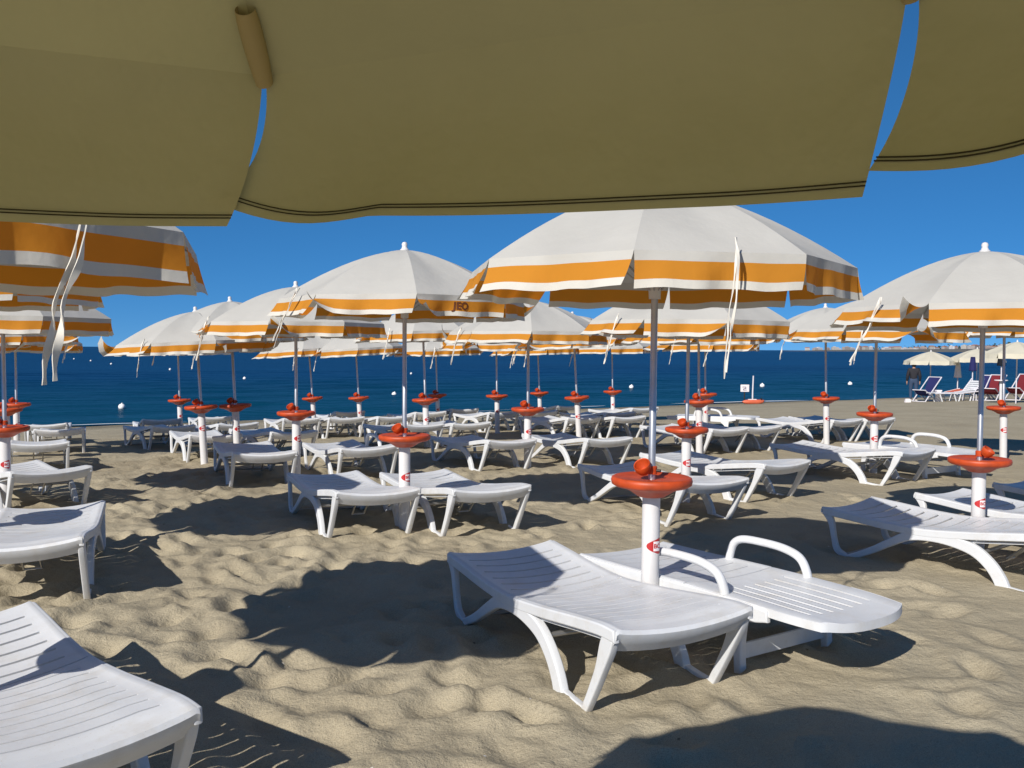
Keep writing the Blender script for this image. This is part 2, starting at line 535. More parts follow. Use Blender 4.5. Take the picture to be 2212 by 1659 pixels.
def canopy_mesh(seed, ph, mat, rad=RAD, amp=1.0, prof=canopy_z, sag=.035):
    rr = random.Random(seed)
    v, f = [], []
    NR, NU = 12, 10
    for k in range(8):
        a0, a1 = ph + k * math.pi / 4, ph + (k + 1) * math.pi / 4
        p0 = rr.uniform(0, 6); s_ = sag * rr.uniform(.7, 1.4)
        b = len(v)
        for i in range(NR + 1):
            r = i / NR
            for j in range(NU + 1):
                u = j / NU
                q = math.sin(math.pi * u)
                x = (math.cos(a0) * (1 - u) + math.cos(a1) * u) * rad * max(r, .012)
                y = (math.sin(a0) * (1 - u) + math.sin(a1) * u) * rad * max(r, .012)
                z = prof(r) - q * s_ * r * r * (1 - r) * 4.0
                z += amp * .012 * math.sin(9 * r + p0 + 5 * u) * q * r * (1 - r) + amp * .03 * r * r * (1 - r) * math.sin(3 * u * math.pi + p0) * q
                v.append((x, y, z))
        for i in range(NR):
            for j in range(NU):
                c = b + i * (NU + 1) + j
                f.append((c, c + NU + 1, c + NU + 2, c + 1))
    return mesh("canopy", v, f, mat)

def flap_fn(seed, a0, a1, hgt=FLAP, wind=(-1, 0), gust=1.0, rad=RAD, fold=None, seed2=0, rimz=None):
    """point on a valance flap, u along the rim 0..1, v down 0..1 (local to the canopy apex)"""
    rr = random.Random(seed * 31 + seed2)
    am = (a0 + a1) / 2
    n = Vector((math.cos(am), math.sin(am), 0)); t = Vector((-math.sin(am), math.cos(am), 0))
    p0 = Vector((math.cos(a0) * rad, math.sin(a0) * rad, 0)); p1 = Vector((math.cos(a1) * rad, math.sin(a1) * rad, 0))
    wv = n.x * wind[0] + n.y * wind[1]
    lift = R(4 + rr.uniform(-3, 9)) + gust * R(max(-8, 20 * wv) + rr.uniform(-6, 10))
    ph, ph2 = rr.uniform(0, 6.3), rr.uniform(0, 6.3)
    A = .024 * gust + .004
    e0, e1 = rr.uniform(-.02, .06) * gust, rr.uniform(-.02, .06) * gust
    if fold is None and gust > .65 and rr.random() < .36 * gust:
        fold = (rr.choice((0, 1)), rr.uniform(.14, .42), rr.uniform(50, 140))
    z0 = canopy_z(1.0) if rimz is None else rimz
    def F(u, v):
        q = math.sin(math.pi * u)
        lf = lift + R(5) * math.sin(2 * math.pi * u * 1.3 + ph2)
        if fold:
            d = (u if fold[0] == 0 else 1 - u) / fold[1]
            if d < 1:
                lf += R(fold[2]) * (1 - d) ** 1.3 * v
        p = p0 * (1 - u) + p1 * u
        p = p + Vector((0, 0, z0 - .0))
        p = p + n * (hgt * v * math.sin(lf)) - Vector((0, 0, 1)) * (hgt * v * math.cos(lf))
        p = p + n * (A * v * (math.sin(2 * math.pi * 1.6 * u + ph) + .5 * math.sin(2 * math.pi * 3.7 * u + ph2)) * (0.3 + q))
        p = p + n * (v * v * (e0 * (1 - u) ** 4 + e1 * u ** 4))
        p = p + Vector((wind[0], wind[1], 0)) * (.10 * hgt * v * v) * gust
        p = p + t * (-.012 * v * (2 * u - 1))
        p = p + Vector((0, 0, 1)) * (.004 * v * math.sin(2 * math.pi * 2.3 * u + ph))
        return p
    F.n = n
    return F

ROWS = [0, .09, .18, .27, .27, .37, .47, .57, .67, .77, .77, .88, 1.0]
RMAT = [0, 0, 0, None, 1, 1, 1, 1, 1, None, 2, 2]
def flap_mesh(F, mats, rows=ROWS, rmat=RMAT, NU=18):
    v, f, fm = [], [], []
    for i, vv in enumerate(rows):
        for j in range(NU + 1):
            v.append(F(j / NU, vv))
    for i in range(len(rows) - 1):
        if rmat[i] is None: continue
        for j in range(NU):
            c = i * (NU + 1) + j
            f.append((c, c + NU + 1, c + NU + 2, c + 1)); fm.append(rmat[i])
    return mesh("valance", v, f, mats, fm)

def strap_mesh(start, length, width, sway, seed, out):
    rr = random.Random(seed)
    mb = MB()
    for k in range(2):
        ph = rr.uniform(0, 6) + k * 2.2
        L = length * (1 if k == 0 else rr.uniform(.86, .98))
        N = 26
        vv, ff = [], []
        for i in range(N + 1):
            t = i / N
            p = Vector(start) + Vector(out) * (.012 + .028 * math.sin(min(t * 6, 1.57)) + k * .012)
            p = p + Vector((0, 0, .035 * (1 - t) - L * t)) + Vector(sway) * (t ** 1.25)
            p = p + Vector((math.cos(ph), math.sin(ph), 0)) * (.010 * math.sin(7 * t + ph) + .004 * math.sin(19 * t + ph)) + Vector((k - .5, 0, 0)) * (width * .9 * (0.35 + t * .8))
            a = ph + 3.2 * t + 1.2 * math.sin(9 * t)
            wv = Vector((math.cos(a), math.sin(a), .15 * math.sin(11 * t + ph))) * width * (.40 + .12 * math.sin(14 * t + ph) + .07 * math.sin(31 * t + 2 * ph))
            nv = Vector((-math.sin(a), math.cos(a), 0)) * .0016
            vv += [p - wv + nv, p + wv + nv, p + wv - nv, p - wv - nv]
        for i in range(N):
            b0 = 4 * i
            for q in range(4):
                ff.append((b0 + q, b0 + (q + 1) % 4, b0 + 4 + (q + 1) % 4, b0 + 4 + q))
        ff.append((3, 2, 1, 0)); ff.append((4 * N, 4 * N + 1, 4 * N + 2, 4 * N + 3))
        mb.add(vv, ff)
    return mb.build("tie_strap", M['strap_cloth'], True, 60)

def sticker(tube_r, z, az, parent):
    """red shield emblem with a white field and small red letters, bent round the tube"""
    def bend(pts, lift):
        return [((tube_r + lift) * math.cos(az + x / tube_r), (tube_r + lift) * math.sin(az + x / tube_r), z + y) for x, y in pts]
    def fan(outline, lift, n=10):
        v, f = [], []
        for k in range(n):                       # vertical slices follow the round tube
            pass
        return v, f
    def patch(fn, x0, x1, lift, n=14):
        v, f = [], []
        for i in range(n + 1):
            x = x0 + (x1 - x0) * i / n
            lo, hi = fn(x)
            v += bend([(x, lo), (x, hi)], lift)
            if i: f.append((2 * i - 2, 2 * i, 2 * i + 1, 2 * i - 1))
        return v, f
    def shield(x):
        q = (x + .046) / .0845
        h = .043 * math.sqrt(max(q, .0)) * (1 if q < .86 else math.sqrt(max(0, 1 - ((q - .86) / .14) ** 2)) * .5 + .5)
        return -h, h
    mb = MB()
    v, f = patch(shield, -.046, .0385, .0015, 18); mb.add(v, f, 0)
    v, f = patch(lambda x: (-.024, .024), -.010, .030, .0027, 10); mb.add(v, f, 1)
    me = text_mesh("BC", .030)
    v = bend([(p.co.x + .010, p.co.y) for p in me.vertices], .0038)
    mb.add(v, [tuple(p.vertices) for p in me.polygons], 0)
    o = obj("sticker", mb.build("sticker", [M['red'], M['label_white']]), parent)
    return o

MAIN_GROUP = "orange striped beach umbrellas in rows on the sand"
UMB = []
def umbrella(x, y, tz, apex, label, seed, ph=None, lean=(0, 0), strap_az=None, strap=(.42, .016, (-.10, 0, 0)), gust=1.0, lettering=None, knob_rot=0, z=None, st=None, wide=1.0):
    rr = random.Random(seed)
    z = sand_z(x, y) if z is None else z
    root = empty("beach_umbrella", (x, y, z))
    tag(root, label, "umbrella", MAIN_GROUP)
    root.rotation_euler = (R(lean[1]), R(lean[0]), 0)
    root.scale = (wide, wide, 1)
    ph = R(rr.uniform(0, 45)) if ph is None else R(ph)
    tb = obj("base_tube", SH['tube'](tz), root)
    cam_az = math.atan2(-y, -x)
    sticker(.046, tz - .30 + rr.uniform(-.03, .03), cam_az + R(rr.uniform(0, 35) if st is None else st), tb)
    t = obj("table", SH['table'], root); t.location = (0, 0, tz)
    k = obj("clamp_knob", SH['knob'], root); k.location = (0, 0, tz); k.scale = (.9, .9, .9); k.rotation_euler = (0, 0, R(knob_rot))
    pm = MB().lathe([(.0185, tz - .12), (.0185, tz + .45), (.0175, tz + .452), (.0175, apex - .005)], 16).build("pole", M['steel'])
    obj("pole", pm, root)
    fi = obj("finial", SH['finial'], root); fi.location = (0, 0, apex)
    ca = obj("canopy", canopy_mesh(seed, ph, M['white_cloth']), root); ca.location = (0, 0, apex)
    ru = obj("runner", SH['runner'], root); ru.location = (0, 0, apex)
    for i in range(8):
        a = ph + i * math.pi / 4
        for nme in ('rib', 'stretcher'):
            o = obj(nme, SH[nme], root); o.location = (0, 0, apex); o.rotation_euler = (0, 0, a)
        F = flap_fn(seed, a, a + math.pi / 4, gust=gust, seed2=i)
        vo = obj("valance", flap_mesh(F, [M['white_cloth'], M['orange_cloth'], M['hem_cloth']]), ca)
        if lettering is not None and lettering[0] == i:
            me = text_mesh(lettering[1], .075)
            vs = []
            for p in me.vertices:
                u = lettering[2] + p.co.x / .74; v = .53 - p.co.y / FLAP
                vs.append(F(u, v) + F.n * .004)
            obj("printed_lettering", mesh("printed_lettering", vs, [tuple(p.vertices) for p in me.polygons], M['print'], None, False), vo)
    sa = R(strap_az) if strap_az is not None else cam_az + R(rr.uniform(-60, 60))
    ar = RAD * .955
    start = (math.cos(sa) * ar, math.sin(sa) * ar, canopy_z(1) + .02)
    so = obj("tie_strap", strap_mesh(start, strap[0], strap[1], strap[2], seed, (math.cos(sa), math.sin(sa), 0)), root)
    so.location = (0, 0, apex)
    UMB.append((x, y))
    return root

# (x, y, table height, apex height, label, options)
UMBRELLAS = [
    (0.69, 4.45, .80, 2.235, "largest white umbrella in centre right, orange flaps and a long twisted tie hanging in front", dict(ph=-14, lean=(.3, 0), strap_az=281, strap=(.52, .012, (-.05, -.02, 0)), gust=.64, st=30, wide=.965)),
    (-1.98, 2.77, .75, 2.215, "orange striped umbrella cut off at upper left, its shaded flaps close to the camera", dict(ph=-6, lean=(1.5, 0), strap_az=-29, strap=(.46, .020, (-.08, -.03, 0)), gust=.45)),
    (-0.86, 7.22, .75, 2.24, "white umbrella with dark letters on its orange flap, standing left of the largest one", dict(ph=11.8 + 270, strap_az=222, strap=(.40, .014, (-.16, 0, 0)), lettering=(0, "JEO", .48), gust=.8)),
    (3.33, 6.40, .67, 2.15, "white umbrella at right edge with a white knob on top and a wide orange table", dict(strap_az=203, strap=(.42, .014, (-.18, 0, 0)), gust=1.0, knob_rot=80)),
    (-2.37, 9.90, .74, 2.12, "white umbrella just left of the lettered one, half hidden behind its canopy", dict(strap_az=215, gust=1.0)),
    (-3.62, 11.89, .74, 2.11, "third umbrella from the left end of the sloping row that meets the horizon", dict(lean=(-2.5, 0), strap_az=225, gust=1.2)),
    (-3.98, 11.65, .74, 1.97, "low umbrella with the second pole from the left in the sloping left row", dict(lean=(-3, 0), strap_az=250, gust=1.4)),
    (-6.25, 17.00, .71, 2.1, "far umbrella of the left row whose flap tips dip below the horizon", dict(lean=(-1.5, 0), gust=1.5)),
    (-4.00, 18.30, .71, 2.1, "far umbrella behind the lettered one, its leaning pole left of the other far pole", dict(lean=(-4, 0), gust=1.5)),
    (-3.05, 18.20, .71, 2.1, "far leaning umbrella whose table shows alone against the sea, left of the lettered umbrella pole", dict(lean=(-3.5, 0), gust=1.5)),
    (-1.33, 14.11, .74, 2.2, "umbrella whose table stands just right of the lettered umbrella pole", dict(lean=(-2, 0), gust=1.3)),
    (-1.60, 19.60, .71, 2.1, "small far umbrella right behind the table beside the lettered umbrella pole", dict(lean=(-2, 0), gust=1.4)),
    (-0.27, 17.00, .71, 2.1, "far umbrella with its table left of the white cone shaped canopy pole", dict(lean=(-1, 0), gust=1.4)),
    (0.20, 11.26, .74, 2.10, "white cone shaped umbrella seen under the left flaps of the largest one", dict(gust=.9)),
    (0.64, 20.00, .71, 2.1, "tiny far umbrella just right of the cone shaped canopy pole", dict(lean=(-2.5, 0), gust=1.3)),
    (1.13, 15.07, .73, 2.1, "far umbrella with a leaning pole midway between cone shaped canopy and largest umbrella", dict(lean=(-3.5, 0), gust=1.4)),
    (2.28, 20.25, .71, 2.1, "far umbrella seen just left of the largest umbrella pole", dict(lean=(-1.5, 0), gust=1.4)),
    (1.68, 8.67, .70, 2.13, "umbrella directly behind the largest one, its table with an upturned orange cup", dict(lean=(.4, 0), gust=.9)),
    (2.63, 12.61, .76, 2.1, "front one of two overlapping umbrellas behind the hanging tie, its table lower", dict(lean=(-1, 0), gust=1.3)),
    (3.51, 16.30, .73, 2.05, "rear one of two overlapping umbrellas behind the hanging tie, its table higher", dict(lean=(-1, 0), gust=1.3)),
    (5.01, 14.32, .73, 2.17, "far umbrella at right with its red table against the water line", dict(lean=(-1.5, 0), strap_az=215, gust=1.4)),
    (4.37, 10.86, .71, 2.12, "middle umbrella of the three at right, its table clear against the bare sand", dict(lean=(.2, 0), strap_az=240, gust=1.5)),
    (6.56, 12.00, .72, 2.2, "umbrella by the right border whose table overlaps the far deck chairs", dict(lean=(-1, 0), gust=1.3)),
    (-4.62, 8.20, .73, 2.13, "lowest umbrella at the left border, its curled flap tips just above the horizon", dict(ph=2, gust=.9)),
    (-6.88, 12.30, .71, 2.12, "umbrella at left border with its tilted table in front of the hindmost left one", dict(lean=(-2.5, 0), gust=1.4)),
    (-7.70, 14.00, .75, 2.1, "hindmost umbrella at the left border with a small knob over its table", dict(gust=1.4)),
    (-3.60, 5.60, .74, 2.25, "umbrella mostly outside left border whose shaded flap edge shows under the cut off striped one", dict(ph=12, gust=.5)),
]
for i, (x, y, tz, apx, lab, kw) in enumerate(UMBRELLAS):
    umbrella(x, y, tz, apx, lab, 100 + i, **kw)

# the umbrella right over the camera: plain cream cloth, deep flaps
def overhead_umbrella():
    x, y, rim = -.326, .179, 1.80
    rad, hgt = 1.0, .185
    apex = rim + .42
    root = empty("beach_umbrella", (x, y, sand_z(x, y)))
    tag(root, "plain cream umbrella right overhead whose flaps fill the top of the picture", "umbrella")
    rim -= root.location.z; apex -= root.location.z
    prof = lambda r: -.42 * r ** 1.9
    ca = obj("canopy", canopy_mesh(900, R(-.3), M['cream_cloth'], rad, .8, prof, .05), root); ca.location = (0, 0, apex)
    obj("base_tube", SH['tube'](.75), root)
    t = obj("table", SH['table'], root); t.location = (0, 0, .75)
    k = obj("clamp_knob", SH['knob'], root); k.location = (0, 0, .75)
    obj("pole", MB().lathe([(.0185, .63), (.0185, apex - .005)], 16).build("pole", M['steel']), root)
    fi = obj("finial", SH['finial'], root); fi.location = (0, 0, apex)
    # corner shifts: (start shift, end shift) along the flap and vertical change at each lower corner
    special = {1: dict(h0=.195, h1=.169, s0=-.040, s1=-.050, k1=.044, c1=.016, g0=.006),      # middle flap, u runs right -> left
               2: dict(h0=.189, h1=.184, s0=-.046, s1=-.03, c1=.0, g0=.003, x0=2.2),        # left flap
               0: dict(h0=.132, h1=.172, s0=-.02, s1=-.046, k1=.012, c1=.002, g1=.004)}       # right flap
    for i in range(8):
        a0 = R(-.3) + i * math.pi / 4; a1 = a0 + math.pi / 4
        am = (a0 + a1) / 2
        n = Vector((math.cos(am), math.sin(am), 0)); tt = Vector((-math.sin(am), math.cos(am), 0))
        p0 = Vector((math.cos(a0), math.sin(a0), 0)) * rad; p1 = Vector((math.cos(a1), math.sin(a1), 0)) * rad
        s = special.get(i, dict(h0=hgt, h1=hgt, s0=0, s1=0, c1=0))
        def F(u, v, n=n, tt=tt, p0=p0, p1=p1, s=s, i=i):
            u_ = u; p0 = p0 + tt * s.get('g0', 0); p1 = p1 - tt * s.get('g1', 0)
            h = s['h0'] * (1 - u) + s['h1'] * u
            p = p0 * (1 - u) + p1 * u + Vector((0, 0, -.42 - h * v))
            sh = s['s0'] * (1 - u) + s['s1'] * u
            p = p + n * (.052 * (1 - (1 - v) ** 4) * math.sin(math.pi * min(1, max(0, .5 + (.5 - abs(u - .5)) * 4 - .5) + .12) * .5))
            p = p - Vector((0, 0, .006)) * v
            p = p + Vector((sh * v ** (s.get('x0', 1.4) * (1 - u) + 1.4 * u) - s.get('k1', 0) * u * u * v ** 5, 0, 0))
            p = p + tt * (-.002 * (1 if u > .5 else -1) * math.sin(math.pi * v) * abs(2 * u - 1) ** 6)
            e = max(0, (u - .80) / .20)
            p = p + n * (.018 * e * e * v) + Vector((0, 0, s['c1'] * e ** 2.2 * v ** 2))     # left lower corner curls out
            e2 = max(0, (u - .72) / .28)
            p = p - Vector((0, 0, .012)) * math.sin(math.pi * min(1, e2)) * v * (1 if s['c1'] else 0)
            p = p + n * (.010 * v * math.sin(5.2 * u + i * 1.3))
            p = p + Vector((0, 0, .004 * v * math.sin(6.5 * u + i)))
            return p
        rows = [k / 14 for k in range(15)]
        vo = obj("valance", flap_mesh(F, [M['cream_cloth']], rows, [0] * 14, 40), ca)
        th = MB()
        for dv in (.925, .945):
            th.tube([F(u / 60, dv) - n * .0015 for u in range(61)], .00085, 5, 0)
        obj("stitching", th.build("stitching", M['thread']), vo)
        # rib, end pocket
        dirv = Vector((math.cos(a0), math.sin(a0), 0))
        rp = [dirv * (rad * q) + Vector((0, 0, apex - .42 * q ** 1.9 - .022)) for q in [.03 + .86 * k / 12 for k in range(13)]]
        obj("rib", MB().tube(rp, .0055, 8).build("rib", M['dark_metal']), root)
        pk = [dirv * (rad * q) + Vector((0, 0, apex - .42 * q ** 1.9 - .012)) for q in (.915, .925, .94, .955, .978, .998)]
        obj("rib_pocket", MB().tube(pk, [.012, .0135, .0140, .0140, .013, .011], 14, caps=False).build("rib_pocket", M['pocket_cloth']), root)
    return root
overhead_umbrella()

# ------------------------------------------------------------------ loungers
LEN, HW = 1.74, .326
PRO = [(0, .392), (.12, .390), (.35, .362), (.65, .322), (.97, .292), (1.25, .298), (1.5, .318), (1.74, .335)]
_pro = catmull([(a, b_) for a, b_ in PRO], 10)
_ps = [p[0] for p in _pro]; _pz = [p[1] for p in _pro]
def pro_z(s):
    return float(np.interp(s, _ps, _pz))

def deck(name, s0, s1, slots, cross=True, sag=.026, ridge=0.0, apron0=0.0, apron1=0.0, zf=pro_z, round0=.0, hw=HW, uslots=None):
    """moulded slatted panel with real slots; slots = list of (start, end) along the length"""
    cuts = {round(s0, 4), round(s1, 4)}
    for a, b_ in slots: cuts |= {round(a, 4), round(b_, 4)}
    c = sorted(cuts)
    S = []
    for a, b_ in zip(c[:-1], c[1:]):
        n = max(1, int((b_ - a) / .022))
        S += [a + (b_ - a) * k / n for k in range(n)]
    S.append(c[-1])
    if uslots:
        UU = sorted({-hw, hw, -hw + .02, hw - .02} | {x for q in uslots for x in q})
    else:
        UU = [-hw, -hw + .012, -hw + .03, -.262, -.20, -.12, -.04, .04, .12, .20, .262, hw - .03, hw - .012, hw]
    pre = [(s0, apron0 * k / 6) for k in (6, 4, 2.4, 1)] if apron0 else []
    post = [(s1, apron1 * k / 2) for k in (1, 2)] if apron1 else []
    rowsS = [(s_, d, 0) for s_, d in pre] + [(s_, 0, 1) for s_ in S] + [(s_, d, 0) for s_, d in post]
    v, f = [], []
    for (s_, drop, on) in rowsS:
        for u in UU:
            q = abs(u) / hw
            z = zf(s_) - sag * max(0, 1 - (u / (hw - .03)) ** 2) - drop
            if q > .9: z += .006 * min(1, (q - .9) / .05) * (1 if q < .985 else .2)
            if ridge and on and abs(u) < .25:
                for a, b_ in slots:
                    if b_ - .001 <= s_ <= b_ + .03 or a - .03 <= s_ <= a + .001: z += ridge
            so = round0 * q ** 3 * max(0, 1 - (s_ - s0) / .35)
            ov = (-.008 + (.85 * max(0, drop - .03) if apron0 > .06 else 0)) * (1 if not on and s_ == s0 and drop else 0) + .008 * (1 if not on and s_ == s1 and drop else 0)
            v.append((u * (1 - (.10 * max(0, 1 - (s_ - s0) / .3) ** 2 if round0 else 0)), s_ + so + ov, z))
    nu = len(UU)
    for i in range(len(rowsS) - 1):
        sm = (rowsS[i][0] + rowsS[i + 1][0]) / 2
        on = rowsS[i][2] and rowsS[i + 1][2]
        for j in range(nu - 1):
            um = (UU[j] + UU[j + 1]) / 2
            hole = False
            if on:
                for a, b_ in slots:
                    if a < sm < b_:
                        if uslots is None: hole = hole or abs(um) < .262
                        else: hole = hole or any(p < um < q for p, q in uslots)
            if not hole:
                f.append((i * nu + j, i * nu + j + 1, (i + 1) * nu + j + 1, (i + 1) * nu + j))
    bm = bmesh.new()
    vs = [bm.verts.new(p) for p in v]
    for q in f: bm.faces.new([vs[i] for i in q])
    bmesh.ops.delete(bm, geom=[w for w in bm.verts if not w.link_faces], context='VERTS')
    bmesh.ops.recalc_face_normals(bm, faces=bm.faces)
    if sum(q.normal.z for q in bm.faces) < 0: bmesh.ops.reverse_faces(bm, faces=bm.faces)
    bmesh.ops.solidify(bm, geom=bm.faces[:], thickness=.009)
    me = bpy.data.meshes.new(name); bm.to_mesh(me); bm.free()
    me.materials.append(M['white_plastic'])
    me.polygons.foreach_set("use_smooth", [True] * len(me.polygons))
    me.set_sharp_from_angle(angle=R(38))
    return me

LG = "white plastic sun loungers set out in pairs on the sand"
def part(name, me, root, y0=-.87):
    o = obj(name, me, root)
    o.location = (0, y0, 0)
    return o

def make_plain(cat_root):
    root = cat_root
    part("seat", deck("seat", 0, .965, [(.12 + k * .094, .12 + k * .094 + .011) for k in range(9)], ridge=.008, apron0=.095), root)
    part("backrest", deck("backrest", .975, LEN, [(1.06 + k * .105, 1.06 + k * .105 + .019) for k in range(6)], apron1=.04), root)
    W = M['white_plastic']
    for sd in (-1, 1):
        x = sd * (HW - .004)
        part("side_rail", plate("side_rail", [(s_, pro_z(s_) - .022, .05) for s_ in (.0, .12, .35, .65, .97, 1.25, 1.5, 1.73)], .030, W, .007, 5, x), root)
        xi = sd * (HW - .010)
        part("inner_rail", plate("inner_rail", [(s_, pro_z(s_) - .064, .013) for s_ in (.10, .3, .5, .68)], .016, W, .003, 4, sd * (HW - .030)), root)
        part("leg", plate("leg", [(.045, .362, .07), (.075, .305, .078), (.125, .20, .052), (.195, .08, .042), (.262, -.025, .036)], .036, W, .007, 5, xi), root)
        part("arched_leg", plate("arched_leg", [(.452, -.025, .085), (.485, .06, .078), (.55, .145, .074), (.65, .214, .074), (.80, .247, .068), (.95, .252, .066), (1.08, .23, .062), (1.20, .17, .054), (1.36, .08, .046), (1.52, .008, .04)], .040, W, .008, 5, xi), root)
        part("rear_leg", plate("rear_leg", [(1.50, .0, .03), (1.56, .014, .034), (1.62, .046, .042), (1.645, .13, .036), (1.665, .235, .044), (1.70, .305, .066)], .034, W, .007, 5, xi), root)
        part("foot_strip", plate("foot_strip", [(.262, .002, .020), (.35, .004, .022), (.45, .010, .028)], .030, W, .005, 4, xi), root)
    part("crossbar", MB().tube([(-.31, 1.54, .022), (.31, 1.54, .022)], .012, 10).build("crossbar", M['grey_metal']), root)
    part("crossbar", MB().tube([(-.31, .60, .20), (.31, .60, .20)], .013, 10).build("crossbar", M['grey_metal']), root)
    part("support_rod", MB().tube([(-.05, .34, .32), (-.05, .56, .13), (.05, .56, .13), (.05, .34, .32)], .008, 8).build("support_rod", M['grey_metal']), root)
    return root

def arm_mesh(sd, hw):
    pts = catmull([(.56, .27), (.575, .35), (.62, .415), (.72, .445), (.86, .452), (.99, .445), (1.05, .41), (1.075, .34), (1.085, .27)], 5)
    return MB().tube([(sd * (hw - .022), p[0], p[1]) for p in pts], .021, 12, flat=1.15, up=(1, 0, 0)).build("armrest", M['white_plastic'])

def make_armed(root):
    zf = lambda s_: .315 + .012 * math.sin(s_ * 2.2) + .02 * max(0, s_ - 1.2)
    us = [(-.22 + k * .074, -.22 + k * .074 + .014) for k in range(7)]
    part("seat", deck("seat", 0, .80, [(.16, .66)], ridge=0, zf=zf, round0=.06, uslots=us, sag=.015), root)
    part("backrest", deck("backrest", .81, 1.60, [(.90 + k * .1, .90 + k * .1 + .010) for k in range(7)], apron1=.04, zf=zf, sag=.015), root)
    sk, skf = [], []                                   # turned down rim round the foot end
    path = [(-HW, .34 - .34 * k / 8) for k in range(9)] + [(-HW + 2 * HW * k / 20, 0) for k in range(1, 20)] + [(HW, .34 * k / 8) for k in range(9)]
    for (u, s_) in path:
        q = abs(u) / HW
        px_, py_ = u * (1 - .10 * max(0, 1 - s_ / .3) ** 2), s_ + .06 * q ** 3 * max(0, 1 - s_ / .35) - .008
        zt = zf(s_) - .015 * max(0, 1 - (u / (HW - .03)) ** 2) + .002
        k_ = 1.004
        sk += [(px_ * k_, py_, zt), (px_ * k_, py_ - .002, zt - .038), (px_ * k_ * .975, py_ + .012, zt - .038), (px_ * k_ * .975, py_ + .012, zt - .004)]
    for k in range(len(path) - 1):
        for q in range(4):
            skf.append((4 * k + q, 4 * k + (q + 1) % 4, 4 * k + 4 + (q + 1) % 4, 4 * k + 4 + q))
    part("rim", mesh("rim", sk, skf, M['white_plastic'], None, True, 50), root)
    for sd in (-1, 1):
        x = sd * (HW - .004)
        part("side_rail", plate("side_rail", [(.30, zf(.3) - .036, .05), (.42, zf(.42) - .044, .085), (.6, zf(.6) - .05, .10), (.9, zf(.9) - .045, .085), (1.3, zf(1.3) - .04, .075), (1.59, zf(1.59) - .035, .065)], .030, M['white_plastic'], .007, 5, x), root)
        xi = sd * (HW - .010)
        part("leg", plate("leg", [(.50, .25, .18), (.48, .19, .10), (.465, .11, .05), (.455, -.02, .045)], .042, M['white_plastic'], .008, 5, xi), root)
        part("leg", plate("leg", [(1.25, .25, .16), (1.27, .19, .09), (1.29, .11, .055), (1.30, -.02, .05)], .042, M['white_plastic'], .008, 5, xi), root)
        part("armrest", arm_mesh(sd, HW), root)
    part("crossbar", MB().box((0, .47, .085), (.60, .016, .07)).build("crossbar", M['white_plastic'], False), root)
    part("crossbar", MB().box((0, 1.29, .11), (.60, .016, .07)).build("crossbar", M['white_plastic'], False), root)
    st = MB()
    st.tube([(-.2, .2, .29), (-.2, .5, .22), (.2, .5, .22), (.2, .2, .29)], .007, 8)
    part("support_rod", st.build("support_rod", M['grey_metal']), root)
    return root

def place(root, x, y, ang):
    """foot end centre at x, y; ang = turn from facing the camera"""
    t = R(ang)
    a = Vector((math.sin(t), -math.cos(t), 0)); w = Vector((math.cos(t), math.sin(t), 0))
    c = Vector((x, y, 0)) - a * .87
    zs = {}
    for s_ in (.262, .452, 1.53):
        zs[s_] = [sand_z(*(Vector((x, y, 0)) - a * s_ + w * q * .32).xy) for q in (-1, 1)]
    zf = sum(zs[.262] + zs[.452]) / 4; zh = sum(zs[1.53]) / 2
    pitch = math.atan2(zh - zf, 1.53 - .357)
    left = (zs[.262][0] + zs[.452][0] + zs[1.53][0]) / 3; right = (zs[.262][1] + zs[.452][1] + zs[1.53][1]) / 3
    roll = math.atan2(right - left, .64)
    zc = zf + math.tan(pitch) * (.87 - .357)
    root.location = (c.x, c.y, zc - .006)
    root.rotation_mode = 'QUATERNION'
    root.rotation_quaternion = (Matrix.Rotation(t, 4, 'Z') @ Matrix.Rotation(pitch, 4, 'X') @ Matrix.Rotation(-roll, 4, 'Y')).to_quaternion()

